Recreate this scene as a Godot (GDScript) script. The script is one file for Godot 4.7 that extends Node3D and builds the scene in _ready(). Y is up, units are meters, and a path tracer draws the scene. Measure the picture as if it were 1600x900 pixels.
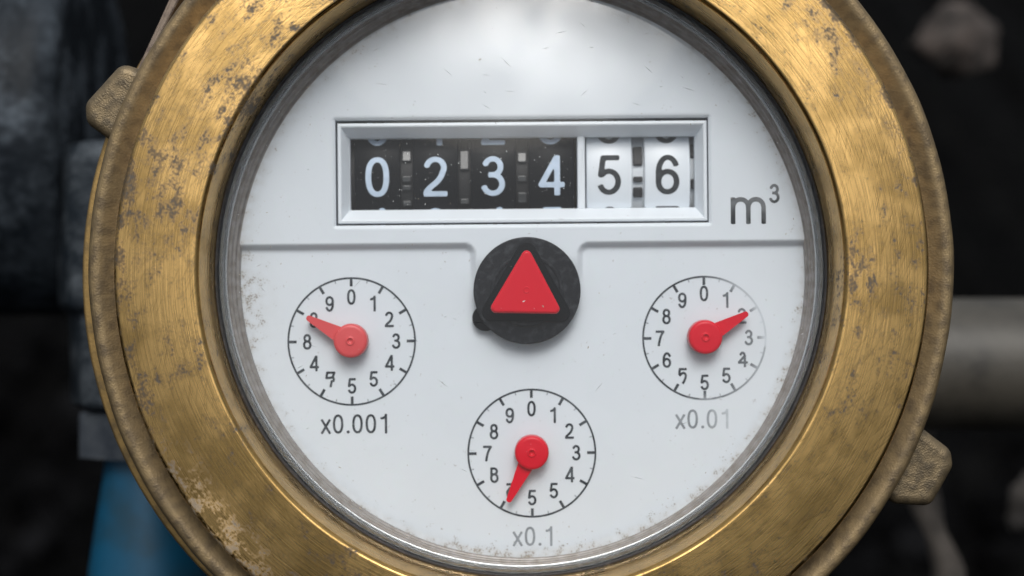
extends Node3D
# A close-up of a brass water meter standing tilted among pipes over dark soil.
# Meter shapes are written in millimetres in the meter's own axes (x right, y up the dial, z out of the dial)
# and become metres in Mesher.commit().

const MM := 0.001
const TILT := -24.0                                   # the dial leans back: its normal rises 24 degrees
const SUN_AT := Vector3(-0.04, 0.635, 0.735)               # towards the sun, in the meter's axes
const SEATED := Transform3D(Basis(Vector3(1.0102, 0, 0), Vector3(0, 1.0102, 0), Vector3(0, 0, 1)), Vector3(0, 0, -2.5))   # ring and window on the body
const HEART := Vector3(0.0, 0.23, 0.0)                # middle of the dial above the soil


# ------------------------------------------------------------------ mesh helper
class Mesher:
	var v := PackedVector3Array()
	var n := PackedVector3Array()
	var uv := PackedVector2Array()
	var col := PackedColorArray()
	var idx := PackedInt32Array()
	var color := Color.WHITE

	func add(p: Vector3, nn: Vector3, t := Vector2.ZERO) -> int:
		v.append(p); n.append(nn); uv.append(t); col.append(color)
		return v.size() - 1

	func tri(a: int, b: int, c: int) -> void:          # a, b, c counter-clockwise seen from outside
		idx.append(a); idx.append(c); idx.append(b)

	func flat_quad(a: Vector3, b: Vector3, c: Vector3, d: Vector3) -> void:
		var nn := (b - a).cross(c - a).normalized()
		var i := add(a, nn, Vector2(0, 0)); add(b, nn, Vector2(1, 0)); add(c, nn, Vector2(1, 1)); add(d, nn, Vector2(0, 1))
		tri(i, i + 1, i + 2); tri(i, i + 2, i + 3)

	# profile of (radius, height) points turned about z; the outside lies to the left of the walk
	func lathe(prof: Array, seg: int, xf := Transform3D(), th0 := PI / 2, th1 := PI / 2 + TAU, crease := 38.0, wob := 0.0, wobfreq := 0.0) -> void:
		var m := prof.size()
		var total := 0.0
		var along := [0.0]
		for i in range(1, m):
			total += (prof[i] - prof[i - 1]).length()
			along.append(total)
		var segn := []
		for i in m - 1:
			var d: Vector2 = (prof[i + 1] - prof[i]).normalized()
			segn.append(Vector2(-d.y, d.x))
		var cosc := cos(deg_to_rad(crease))
		for i in m - 1:
			var na: Vector2 = segn[i]
			var nb: Vector2 = segn[i]
			if i > 0 and na.dot(segn[i - 1]) > cosc:
				na = (segn[i] + segn[i - 1]).normalized()
			if i < m - 2 and nb.dot(segn[i + 1]) > cosc:
				nb = (segn[i] + segn[i + 1]).normalized()
			var base := v.size()
			for j in seg + 1:
				var f := float(j) / seg
				var th: float = lerpf(th0, th1, f)
				var c := cos(th)
				var s := sin(th)
				var k := 1.0
				if wob > 0.0:
					k = 1.0 + wob * (sin(th * wobfreq) + 0.6 * sin(th * wobfreq * 2.3 + 1.0) + 0.4 * sin(th * wobfreq * 5.1 + 2.0))
				var pa: Vector2 = prof[i]
				var pb: Vector2 = prof[i + 1]
				add(xf * Vector3(pa.x * c * k, pa.x * s * k, pa.y), xf.basis * Vector3(na.x * c, na.x * s, na.y), Vector2(f, along[i] / total))
				add(xf * Vector3(pb.x * c * k, pb.x * s * k, pb.y), xf.basis * Vector3(nb.x * c, nb.x * s, nb.y), Vector2(f, along[i + 1] / total))
			for j in seg:
				var a := base + j * 2
				tri(a, a + 1, a + 3)
				tri(a, a + 3, a + 2)

	# a counter-clockwise outline raised from z0 to z1 with a rounded upper edge
	func prism(outline: PackedVector2Array, z0: float, z1: float, bevel: float, steps := 4, xf := Transform3D(), bottom := false) -> void:
		var m := outline.size()
		var nor := PackedVector2Array()
		for i in m:
			var e: Vector2 = (outline[(i + 1) % m] - outline[(i + m - 1) % m]).normalized()
			nor.append(Vector2(e.y, -e.x))
		var rows := [[0.0, z0, 0.0]]
		for k in steps + 1:
			var a := PI / 2 * k / steps
			rows.append([bevel * (1.0 - cos(a)), z1 - bevel + bevel * sin(a), a])
		var base := v.size()
		for r in rows:
			for i in m:
				var p: Vector2 = outline[i] - nor[i] * r[0]
				add(xf * Vector3(p.x, p.y, r[1]), (xf.basis * Vector3(nor[i].x * cos(r[2]), nor[i].y * cos(r[2]), sin(r[2]))).normalized(), Vector2(p.x, p.y) * 0.1)
		for r in rows.size() - 1:
			for i in m:
				var a := base + r * m + i
				var b := base + r * m + (i + 1) % m
				tri(a, b, b + m)
				tri(a, b + m, a + m)
		for side in ([1, -1] if bottom else [1]):
			var cap := PackedVector2Array()
			for i in m:
				cap.append(outline[i] - nor[i] * (bevel if side == 1 else 0.0))
			var t := Geometry2D.triangulate_polygon(cap)
			if t.is_empty():
				for k in range(1, m - 1):
					t.append_array(PackedInt32Array([0, k, k + 1]))
			var cb := v.size()
			for p in cap:
				add(xf * Vector3(p.x, p.y, z1 if side == 1 else z0), (xf.basis * Vector3(0, 0, side)).normalized(), p * 0.1)
			for k in range(0, t.size(), 3):
				var q0 := cap[t[k]]
				var area: float = (cap[t[k + 1]] - q0).cross(cap[t[k + 2]] - q0) * side
				if area > 0:
					tri(cb + t[k], cb + t[k + 1], cb + t[k + 2])
				else:
					tri(cb + t[k], cb + t[k + 2], cb + t[k + 1])

	func commit(scale := 0.001) -> ArrayMesh:
		var a := []
		a.resize(Mesh.ARRAY_MAX)
		var vs := PackedVector3Array()
		vs.resize(v.size())
		for i in v.size():
			vs[i] = v[i] * scale
		a[Mesh.ARRAY_VERTEX] = vs
		a[Mesh.ARRAY_NORMAL] = n
		a[Mesh.ARRAY_TEX_UV] = uv
		a[Mesh.ARRAY_COLOR] = col
		a[Mesh.ARRAY_INDEX] = idx
		var am := ArrayMesh.new()
		am.add_surface_from_arrays(Mesh.PRIMITIVE_TRIANGLES, a)
		return am


# ------------------------------------------------------------------ scene helpers
var taken := {}
var rng := RandomNumberGenerator.new()
var cloudy := FastNoiseLite.new()
var fine := FastNoiseLite.new()
var grain := FastNoiseLite.new()
var meter: Node3D
var M := {}

func numbered(called: String) -> String:
	var k: int = taken.get(called, 0)
	taken[called] = k + 1
	return called if k == 0 else "%s_%03d" % [called, k]

func thing(called: String, label: String, category: String, group := "") -> Node3D:
	var o := Node3D.new()
	o.name = numbered(called)
	add_child(o)
	tag(o, label, category, group)
	return o

func tag(o: Node3D, label: String, category: String, group := "") -> void:
	o.set_meta("label", label)
	o.set_meta("category", category)
	if group:
		o.set_meta("group", group)

func part(called: String, m: Mesher, mat: Material, parent: Node3D) -> MeshInstance3D:
	var o := MeshInstance3D.new()
	o.name = called
	o.mesh = m.commit()
	o.material_override = mat
	parent.add_child(o, true)
	return o

func plain_material(c: Color, rough: float, metal := 0.0) -> StandardMaterial3D:
	var m := StandardMaterial3D.new()
	m.albedo_color = c.linear_to_srgb()
	m.roughness = rough
	m.metallic = metal
	return m

func picture(w: int, h: int, bytes: PackedByteArray, format := Image.FORMAT_RGB8) -> ImageTexture:
	return ImageTexture.create_from_image(Image.create_from_data(w, h, false, format, bytes))

func to_byte(x: float) -> int:                          # a linear value as an sRGB byte
	x = clampf(x, 0.0, 1.0)
	return int(255.0 * (x * 12.92 if x < 0.0031308 else 1.055 * pow(x, 1 / 2.4) - 0.055))

func ease_step(a: float, b: float, x: float) -> float:
	var t := clampf((x - a) / (b - a), 0.0, 1.0)
	return t * t * (3.0 - 2.0 * t)

# a tileable triplanar texture: base colour lerped to another where the noise runs high, plus a relief map
func mottled(a: Color, b: Color, freq: float, lo: float, hi: float, rough: float, metal: float, uvs: float, relief: float, seed_: int, side := 256) -> StandardMaterial3D:
	var nz := FastNoiseLite.new()
	nz.seed = seed_
	nz.frequency = freq
	nz.fractal_octaves = 5
	var img := nz.get_seamless_image(side, side, false, false, 0.2, false)
	var bytes := PackedByteArray()
	var bump := PackedByteArray()
	bytes.resize(side * side * 3)
	bump.resize(side * side)
	var fz := FastNoiseLite.new()
	fz.seed = seed_ + 5
	fz.frequency = freq * 7.0
	var img2 := fz.get_seamless_image(side, side, false, false, 0.2, false)
	for y in side:
		for x in side:
			var g := img.get_pixel(x, y).r
			var f := img2.get_pixel(x, y).r
			var t := ease_step(lo, hi, g * 0.75 + f * 0.25)
			var k := 0.86 + 0.28 * f
			var i := y * side + x
			bytes[i * 3] = to_byte(lerpf(a.r, b.r, t) * k)
			bytes[i * 3 + 1] = to_byte(lerpf(a.g, b.g, t) * k)
			bytes[i * 3 + 2] = to_byte(lerpf(a.b, b.b, t) * k)
			bump[i] = int(clampf(g * 0.5 + f * 0.5, 0, 1) * 255)
	var m := StandardMaterial3D.new()
	m.albedo_texture = picture(side, side, bytes)
	m.roughness = rough
	m.metallic = metal
	m.uv1_triplanar = true
	m.uv1_scale = Vector3.ONE * uvs
	if relief > 0.0:
		m.heightmap_enabled = true
		m.heightmap_scale = relief
		m.heightmap_texture = picture(side, side, bump, Image.FORMAT_L8)
	return m


# ------------------------------------------------------------------ outlines
func round_poly(pts: Array, r: float, steps := 6) -> PackedVector2Array:
	var out := PackedVector2Array()
	var m := pts.size()
	for i in m:
		var p: Vector2 = pts[i]
		var a: Vector2 = (pts[(i + m - 1) % m] - p).normalized()
		var b: Vector2 = (pts[(i + 1) % m] - p).normalized()
		var half := acos(clampf(a.dot(b), -1, 1)) / 2
		var back := r / tan(half)
		var c := p + (a + b).normalized() * r / sin(half)
		var s := p + a * back - c
		var e := p + b * back - c
		for k in steps + 1:
			out.append(c + s.rotated(s.angle_to(e) * k / steps))
	return out

func circle(c: Vector2, r: float, m: int) -> PackedVector2Array:
	var out := PackedVector2Array()
	for i in m:
		out.append(c + Vector2.from_angle(TAU * i / m) * r)
	return out

func filleted(pts: Array, radii: Array, steps := 5) -> Array:   # an open profile with rounded corners
	var out := [pts[0]]
	for i in range(1, pts.size() - 1):
		var r: float = radii[i]
		if r <= 0.0:
			out.append(pts[i])
			continue
		var a: Vector2 = (pts[i - 1] - pts[i]).normalized()
		var b: Vector2 = (pts[i + 1] - pts[i]).normalized()
		for k in steps + 1:
			var t := float(k) / steps
			out.append(pts[i] + a * r * (1 - t) * (1 - t) + b * r * t * t)
	out.append(pts[-1])
	return out


# ------------------------------------------------------------------ lettering: strokes of even width, one unit high
func bow(cx: float, cy: float, rx: float, ry: float, a0: float, a1: float, power := 1.0, m := 22) -> PackedVector2Array:
	var out := PackedVector2Array()
	for i in m + 1:
		var a := deg_to_rad(lerpf(a0, a1, float(i) / m))
		out.append(Vector2(cx + rx * signf(cos(a)) * pow(absf(cos(a)), power), cy + ry * signf(sin(a)) * pow(absf(sin(a)), power)))
	return out

func bent(p0: Vector2, p1: Vector2, p2: Vector2, m := 8) -> PackedVector2Array:
	var out := PackedVector2Array()
	for i in m + 1:
		var t := float(i) / m
		out.append(p0 * (1 - t) * (1 - t) + p1 * 2 * t * (1 - t) + p2 * t * t)
	return out

func strokes(ch: String, t: float) -> Array:
	var a := t / 2
	match ch:
		"0":
			return [bow(0.275, 0.5, 0.275 - a, 0.5 - a, 0, 360, 0.86, 32)]
		"1":
			return [PackedVector2Array([Vector2(0.37, 0), Vector2(0.37, 1)]), bent(Vector2(0.37, 0.93), Vector2(0.30, 0.78), Vector2(0.10, 0.775))]
		"2":
			var s := bow(0.275, 0.72, 0.265 - a, 0.28 - a, 172, -30)
			s.append_array(bent(s[-1], Vector2(0.40, 0.42), Vector2(0.20, 0.27)))
			s.append_array(bent(Vector2(0.18, 0.25), Vector2(0.05, 0.14), Vector2(0.035 + a * 0.4, a)))
			return [s, PackedVector2Array([Vector2(0.0, a), Vector2(0.55, a)])]
		"3":
			var up := (1 - a - 0.53) / 2
			var lo := (0.53 - a) / 2
			return [bow(0.265, 0.53 + up, 0.245 - a, up, 168, -90), bow(0.265, 0.53 - lo, 0.28 - a, lo, 90, -168), PackedVector2Array([Vector2(0.17, 0.53), Vector2(0.29, 0.53)])]
		"4":
			return [PackedVector2Array([Vector2(0.415, 0), Vector2(0.415, 1)]), PackedVector2Array([Vector2(0.40, 0.955), Vector2(0.045, 0.27), Vector2(0.57, 0.27)])]
		"5":
			var s := PackedVector2Array([Vector2(0.50, 1 - a), Vector2(0.135, 1 - a), Vector2(0.075, 0.50)])
			s.append_array(bow(0.265, 0.33, 0.28 - a, 0.33 - a, 138, -162))
			return [s]
		"6":
			var s := PackedVector2Array([Vector2(a, 0.32)])
			s.append_array(bow(0.285, 0.54, 0.285 - a, 0.46 - a, 180, 28))
			return [s, bow(0.275, 0.32, 0.275 - a, 0.32 - a, 0, 360, 0.95, 28)]
		"7":
			var s := PackedVector2Array([Vector2(0.01, 1 - a), Vector2(0.53 - a * 0.4, 1 - a)])
			s.append_array(bent(Vector2(0.52 - a * 0.4, 0.97 - a), Vector2(0.27, 0.62), Vector2(0.20, 0)))
			return [s]
		"8":
			var up := (1 - a - 0.53) / 2
			var lo := (0.53 - a) / 2
			return [bow(0.275, 0.53 + up, 0.245 - a, up, 0, 360, 0.95, 28), bow(0.275, 0.53 - lo, 0.275 - a, lo, 0, 360, 0.95, 28)]
		"9":
			var out := []
			for s in strokes("6", t):
				var turned := PackedVector2Array()
				for p in s:
					turned.append(Vector2(0.55, 1) - p)
				out.append(turned)
			return out
		"x":
			return [PackedVector2Array([Vector2(0.04, 0), Vector2(0.48, 0.74)]), PackedVector2Array([Vector2(0.04, 0.74), Vector2(0.48, 0)])]
		".":
			return [bow(0.10, a * 1.3, a * 0.3, a * 0.3, 0, 360, 1.0, 8)]
		"m":
			var w := 1.32
			var mid := w / 2
			var top := 1.0 - a
			return [
				PackedVector2Array([Vector2(a, 0), Vector2(a, 0.98)]),
				_hump(a, mid, a, top), _hump(mid, w - a, a, top)]
		"7_open":    # the worn seven of the left scale, its stem broken by a stroke to the left
			return [PackedVector2Array([Vector2(0.02, 1 - a), Vector2(0.54, 1 - a), Vector2(0.42, 0.60)]), PackedVector2Array([Vector2(0.08, 1 - a), Vector2(0.03, 0.58), Vector2(0.30, 0.60)]), bent(Vector2(0.2, 0.58), Vector2(0.62, 0.72), Vector2(0.46, 0.34)), PackedVector2Array([Vector2(0.38, 0.44), Vector2(0.29, 0.0)])]
		"7_hook":    # the worn seven of the right scale
			return [PackedVector2Array([Vector2(0.02, 1 - a), Vector2(0.52, 1 - a)]), PackedVector2Array([Vector2(0.08, 1 - a), Vector2(0.04, 0.56)]), bent(Vector2(0.05, 0.50), Vector2(0.33, 0.82), Vector2(0.44, 0.58)), bent(Vector2(0.45, 0.6), Vector2(0.50, 0.38), Vector2(0.26, 0.0))]
		"4_curl":    # a four whose head curls like a two
			var s := bow(0.30, 0.76, 0.20 - a, 0.24 - a, 170, -20)
			s.append_array(PackedVector2Array([Vector2(0.05, 0.30)]))
			return [s, PackedVector2Array([Vector2(0.0, 0.30), Vector2(0.62, 0.30)]), PackedVector2Array([Vector2(0.44, 0.0), Vector2(0.44, 0.74)])]
		"6_bar":     # a six with a bar over it
			return [bow(0.285, 0.30, 0.265 - a, 0.30 - a, 0, 360, 0.95, 28), bent(Vector2(0.06, 0.34), Vector2(0.10, 0.62), Vector2(0.42, 0.80)), PackedVector2Array([Vector2(0.02, 1 - a), Vector2(0.5, 1 - a)])]
		"8_flat":    # an eight with a flat top
			var lo := (0.56 - a) / 2
			return [bow(0.275, 0.56 - lo, 0.275 - a, lo, 0, 360, 0.95, 28), PackedVector2Array([Vector2(0.02, 1 - a), Vector2(0.28, 1 - a)]), bow(0.26, 0.56 + (1 - a - 0.56) / 2, 0.25 - a, (1 - a - 0.56) / 2, 90, -90), PackedVector2Array([Vector2(0.09, 1 - a), Vector2(0.09, 0.4)])]
	return []

func _hump(x0: float, x1: float, a: float, top: float) -> PackedVector2Array:
	var r := (x1 - x0) / 2
	var s := PackedVector2Array([Vector2(x0, top - r * 1.15)])
	s.append_array(bow(x0 + r, top - r * 1.15, r, r * 1.15, 180, 0, 0.92, 20))
	s.append(Vector2(x1, 0))
	return s

var cut := {}
# the flat shape of a character as triangles (marching squares over the distance to its strokes)
func glyph(ch: String, t: float) -> PackedVector2Array:
	var key := "%s/%.3f" % [ch, t]
	if cut.has(key):
		return cut[key]
	var ss := strokes(ch, t)
	var lo := Vector2(9, 9)
	var hi := Vector2(-9, -9)
	for s in ss:
		for p in s:
			lo = lo.min(p)
			hi = hi.max(p)
	lo -= Vector2.ONE * (t * 0.5 + 0.06)
	hi += Vector2.ONE * (t * 0.5 + 0.06)
	var cell := 0.031
	var nx := int(ceil((hi.x - lo.x) / cell))
	var ny := int(ceil((hi.y - lo.y) / cell))
	var d := PackedFloat32Array()
	d.resize((nx + 1) * (ny + 1))
	d.fill(9.0)
	for s in ss:
		var m: int = s.size()
		var closed: bool = s[0].distance_to(s[m - 1]) < 0.001
		for k in m - 1:
			var p: Vector2 = s[k]
			var q: Vector2 = s[k + 1]
			var e := q - p
			var len2 := e.length_squared()
			if len2 < 1e-9:
				continue
			var reach := t * 0.5 + cell * 1.6
			var i0 := maxi(0, int((minf(p.x, q.x) - reach - lo.x) / cell))
			var i1 := mini(nx, int((maxf(p.x, q.x) + reach - lo.x) / cell) + 1)
			var j0 := maxi(0, int((minf(p.y, q.y) - reach - lo.y) / cell))
			var j1 := mini(ny, int((maxf(p.y, q.y) + reach - lo.y) / cell) + 1)
			for j in range(j0, j1 + 1):
				for i in range(i0, i1 + 1):
					var c := lo + Vector2(i, j) * cell
					var f := (c - p).dot(e) / len2
					var over := 0.0                            # how far past a square-cut end
					if not closed:
						if k == 0 and f < 0.0:
							over = -f * sqrt(len2)
						elif k == m - 2 and f > 1.0:
							over = (f - 1.0) * sqrt(len2)
					var dist: float
					if over > 0.0:
						var side := absf((c - p).cross(e)) / sqrt(len2)
						dist = maxf(side, t * 0.5 + over)
					else:
						dist = c.distance_to(p + e * clampf(f, 0.0, 1.0))
					var at := j * (nx + 1) + i
					if dist < d[at]:
						d[at] = dist
	var iso := t * 0.5
	var out := PackedVector2Array()
	for j in ny:
		for i in nx:
			var at := [Vector2(i, j), Vector2(i + 1, j), Vector2(i + 1, j + 1), Vector2(i, j + 1)]
			var val := []
			var any := false
			for p in at:
				var x: float = iso - d[int(p.y) * (nx + 1) + int(p.x)]
				val.append(x)
				any = any or x > 0
			if not any:
				continue
			var poly := PackedVector2Array()
			for k in 4:
				var l := (k + 1) % 4
				if val[k] > 0:
					poly.append(lo + at[k] * cell)
				if (val[k] > 0) != (val[l] > 0):
					poly.append(lo + at[k].lerp(at[l], val[k] / (val[k] - val[l])) * cell)
			for k in range(1, poly.size() - 1):
				out.append(poly[0]); out.append(poly[k]); out.append(poly[k + 1])
	cut[key] = out
	return out

# ink: a colour that depends on the place on the dial (worn print, plus glare painted in as paler ink)
func print_flat(m: Mesher, ch: String, t: float, h: float, at: Vector2, z: float, wear_glare: Callable) -> void:
	for p in glyph(ch, t):
		var q := at + p * h
		m.color = wear_glare.call(q)
		m.add(Vector3(q.x, q.y, z), Vector3(0, 0, 1))
	for k in range(m.idx.size(), m.v.size(), 3):
		m.tri(k, k + 1, k + 2)

func width_of(ch: String) -> float:
	return {"x": 0.56, ".": 0.28, "1": 0.56, "m": 1.32}.get(ch, 0.62)


# ------------------------------------------------------------------ the picture's frame, sky and sun
func _ready() -> void:
	var axes := Basis(Vector3.RIGHT, deg_to_rad(TILT))
	var cam := Camera3D.new()
	cam.name = "camera"
	add_child(cam)
	cam.transform = Transform3D(axes, HEART + axes * (Vector3(-1.4, -2.6, 260.0) * MM))
	cam.near = 0.02
	cam.far = 60.0
	cam.fov = rad_to_deg(2.0 * atan(45.0 / 260.0))
	var eye := CameraAttributesPhysical.new()
	eye.frustum_focal_length = 12.0 / (45.0 / 260.0)
	eye.frustum_focus_distance = 0.252
	eye.frustum_near = 0.02
	eye.frustum_far = 60.0
	eye.exposure_aperture = 11.0
	cam.attributes = eye
	cam.current = true

	var world := WorldEnvironment.new()
	world.name = "daylight"
	var env := Environment.new()
	env.background_mode = Environment.BG_SKY
	env.tonemap_mode = Environment.TONE_MAPPER_LINEAR
	env.tonemap_exposure = 1.14
	env.sdfgi_enabled = true
	env.ssao_enabled = true
	env.ssil_enabled = true
	var sky := Sky.new()
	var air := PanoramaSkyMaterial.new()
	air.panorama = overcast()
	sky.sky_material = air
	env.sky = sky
	world.environment = env
	add_child(world)
	var sun := DirectionalLight3D.new()
	sun.name = "sun"
	sun.light_energy = 0.15
	sun.light_angular_distance = 48.0
	sun.light_color = Color(1.0, 0.96, 0.9)
	sun.shadow_enabled = true
	add_child(sun)
	sun.look_at_from_position(Vector3.ZERO, -(axes * SUN_AT), Vector3.UP)

	rng.seed = 7
	cloudy.seed = 3; cloudy.frequency = 0.05; cloudy.fractal_octaves = 4
	fine.seed = 11; fine.frequency = 0.35; fine.fractal_octaves = 3
	grain.seed = 19; grain.frequency = 1.0; grain.fractal_octaves = 2
	materials()
	soil()
	pipes()
	stones()

	meter = thing("water_meter", "round brass water meter with white dial, six counter wheels and red pointers", "water meter")
	meter.transform = Transform3D(axes * Basis(Vector3.BACK, deg_to_rad(0.5)), HEART)
	brass_case()
	face()
	counter()
	scales()
	indicator()
	cover()


func overcast() -> ImageTexture:                       # bright overcast: brightest overhead, soft cloud
	var w := 512
	var h := 256
	var img := Image.create(w, h, false, Image.FORMAT_RGBF)
	var nz := FastNoiseLite.new()
	nz.seed = 5
	nz.frequency = 1.3
	nz.fractal_octaves = 4
	var sunward := (Basis(Vector3.RIGHT, deg_to_rad(TILT)) * SUN_AT).normalized()
	for y in h:
		var el := PI / 2 - PI * (y + 0.5) / h
		for x in w:
			var az := TAU * (x + 0.5) / w
			var d := Vector3(-cos(el) * sin(az), sin(el), -cos(el) * cos(az))
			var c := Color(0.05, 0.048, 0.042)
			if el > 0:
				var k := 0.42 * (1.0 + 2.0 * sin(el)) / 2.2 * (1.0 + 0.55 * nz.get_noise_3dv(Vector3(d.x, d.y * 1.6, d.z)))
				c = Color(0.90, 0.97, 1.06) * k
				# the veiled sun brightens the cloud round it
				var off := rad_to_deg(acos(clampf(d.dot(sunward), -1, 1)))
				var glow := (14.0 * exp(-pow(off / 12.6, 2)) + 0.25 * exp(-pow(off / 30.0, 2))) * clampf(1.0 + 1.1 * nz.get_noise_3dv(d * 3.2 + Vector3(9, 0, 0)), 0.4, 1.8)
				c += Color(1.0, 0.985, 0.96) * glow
			img.set_pixel(x, y, c)
	return ImageTexture.create_from_image(img)


# ------------------------------------------------------------------ materials
func materials() -> void:
	M.ink = plain_material(Color.WHITE, 0.6)
	M.ink.metallic_specular = 0.22
	M.ink.vertex_color_use_as_albedo = true
	M.white = plain_material(Color(0.70, 0.75, 0.80), 0.32)
	M.white_matt = plain_material(Color(0.62, 0.66, 0.70), 0.45)
	M.black = plain_material(Color(0.004, 0.0045, 0.006), 0.32)
	M.black.metallic_specular = 0.16
	M.black_disc = mottled(Color(0.011, 0.012, 0.015), Color(0.034, 0.037, 0.042), 0.04, 0.45, 0.75, 0.3, 0.0, 60.0, 0.0008, 33)
	M.black_disc.metallic_specular = 0.25
	M.tooth = plain_material(Color(0.045, 0.048, 0.05), 0.25)
	M.dark = plain_material(Color(0.010, 0.010, 0.011), 0.6)
	M.red = plain_material(Color(0.60, 0.003, 0.018), 0.3)
	M.red.metallic_specular = 0.3
	M.red_pale = plain_material(Color(0.60, 0.055, 0.06), 0.42)  # left pointer: dust and hazy reflection put into a paler red
	M.rubber = mottled(Color(0.012, 0.011, 0.012), Color(0.06, 0.05, 0.045), 0.03, 0.5, 0.8, 0.55, 0.0, 90.0, 0.003, 71)
	M.cup = mottled(Color(0.27, 0.262, 0.26), Color(0.16, 0.145, 0.13), 0.03, 0.3, 0.72, 0.25, 0.0, 60.0, 0.0, 52)
	M.cast = mottled(Color(0.27, 0.195, 0.10), Color(0.095, 0.07, 0.044), 0.03, 0.3, 0.8, 0.5, 0.55, 45.0, 0.012, 21)
	M.cast_dull = mottled(Color(0.22, 0.165, 0.095), Color(0.10, 0.078, 0.05), 0.03, 0.35, 0.7, 0.52, 0.6, 55.0, 0.02, 23)
	M.gold = mottled(Color(0.42, 0.27, 0.10), Color(0.2, 0.14, 0.07), 0.02, 0.4, 0.75, 0.45, 0.8, 40.0, 0.006, 27)
	M.lid = mottled(Color(0.22, 0.17, 0.13), Color(0.10, 0.07, 0.06), 0.03, 0.4, 0.7, 0.6, 0.2, 60.0, 0.01, 29)
	M.pipe_black = mottled(Color(0.008, 0.011, 0.015), Color(0.075, 0.09, 0.108), 0.02, 0.42, 0.78, 0.5, 0.0, 11.0, 0.03, 41)
	M.pipe_black.metallic_specular = 0.25
	M.union = mottled(Color(0.014, 0.019, 0.025), Color(0.115, 0.13, 0.145), 0.03, 0.42, 0.78, 0.32, 0.0, 14.0, 0.03, 43)
	M.nut = mottled(Color(0.022, 0.028, 0.038), Color(0.06, 0.068, 0.078), 0.03, 0.4, 0.7, 0.5, 0.0, 20.0, 0.03, 47)
	M.pipe_blue = mottled(Color(0.002, 0.072, 0.145), Color(0.008, 0.045, 0.075), 0.025, 0.4, 0.75, 0.45, 0.0, 16.0, 0.0, 49)
	M.pipe_grey = mottled(Color(0.056, 0.050, 0.040), Color(0.024, 0.021, 0.017), 0.02, 0.4, 0.75, 0.5, 0.0, 14.0, 0.01, 53)
	M.dust_dark = plain_material(Color.WHITE, 0.9)
	M.dust_dark.vertex_color_use_as_albedo = true
	M.dust_dark.metallic_specular = 0.1
	M.soil = mottled(Color(0.0015, 0.0015, 0.0016), Color(0.005, 0.005, 0.005), 0.02, 0.4, 0.75, 0.9, 0.0, 8.0, 0.0, 57)
	M.soil.metallic_specular = 0.1
	M.stone = mottled(Color(0.062, 0.048, 0.041), Color(0.012, 0.010, 0.009), 0.04, 0.4, 0.7, 0.85, 0.0, 14.0, 0.05, 59)
	M.twig = mottled(Color(0.08, 0.069, 0.06), Color(0.035, 0.03, 0.026), 0.02, 0.4, 0.7, 0.8, 0.0, 20.0, 0.03, 61)
	# clear window: a smooth low-alpha pane
	M.pane = StandardMaterial3D.new()
	M.pane.albedo_color = Color(1, 1, 1, 0.02)
	M.pane.transparency = BaseMaterial3D.TRANSPARENCY_ALPHA
	M.pane.roughness = 0.02
	M.pane.metallic_specular = 0.43
	M.clear = StandardMaterial3D.new()
	M.clear.albedo_color = Color(0.93, 0.95, 0.96, 0.04)
	M.clear.transparency = BaseMaterial3D.TRANSPARENCY_ALPHA
	M.clear.roughness = 0.2
	M.clear.refraction_enabled = true
	M.clear.refraction_scale = 0.05
	M.dust = plain_material(Color.WHITE, 0.9)
	M.dust.vertex_color_use_as_albedo = true
	brass_material()
	dial_material()


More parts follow.
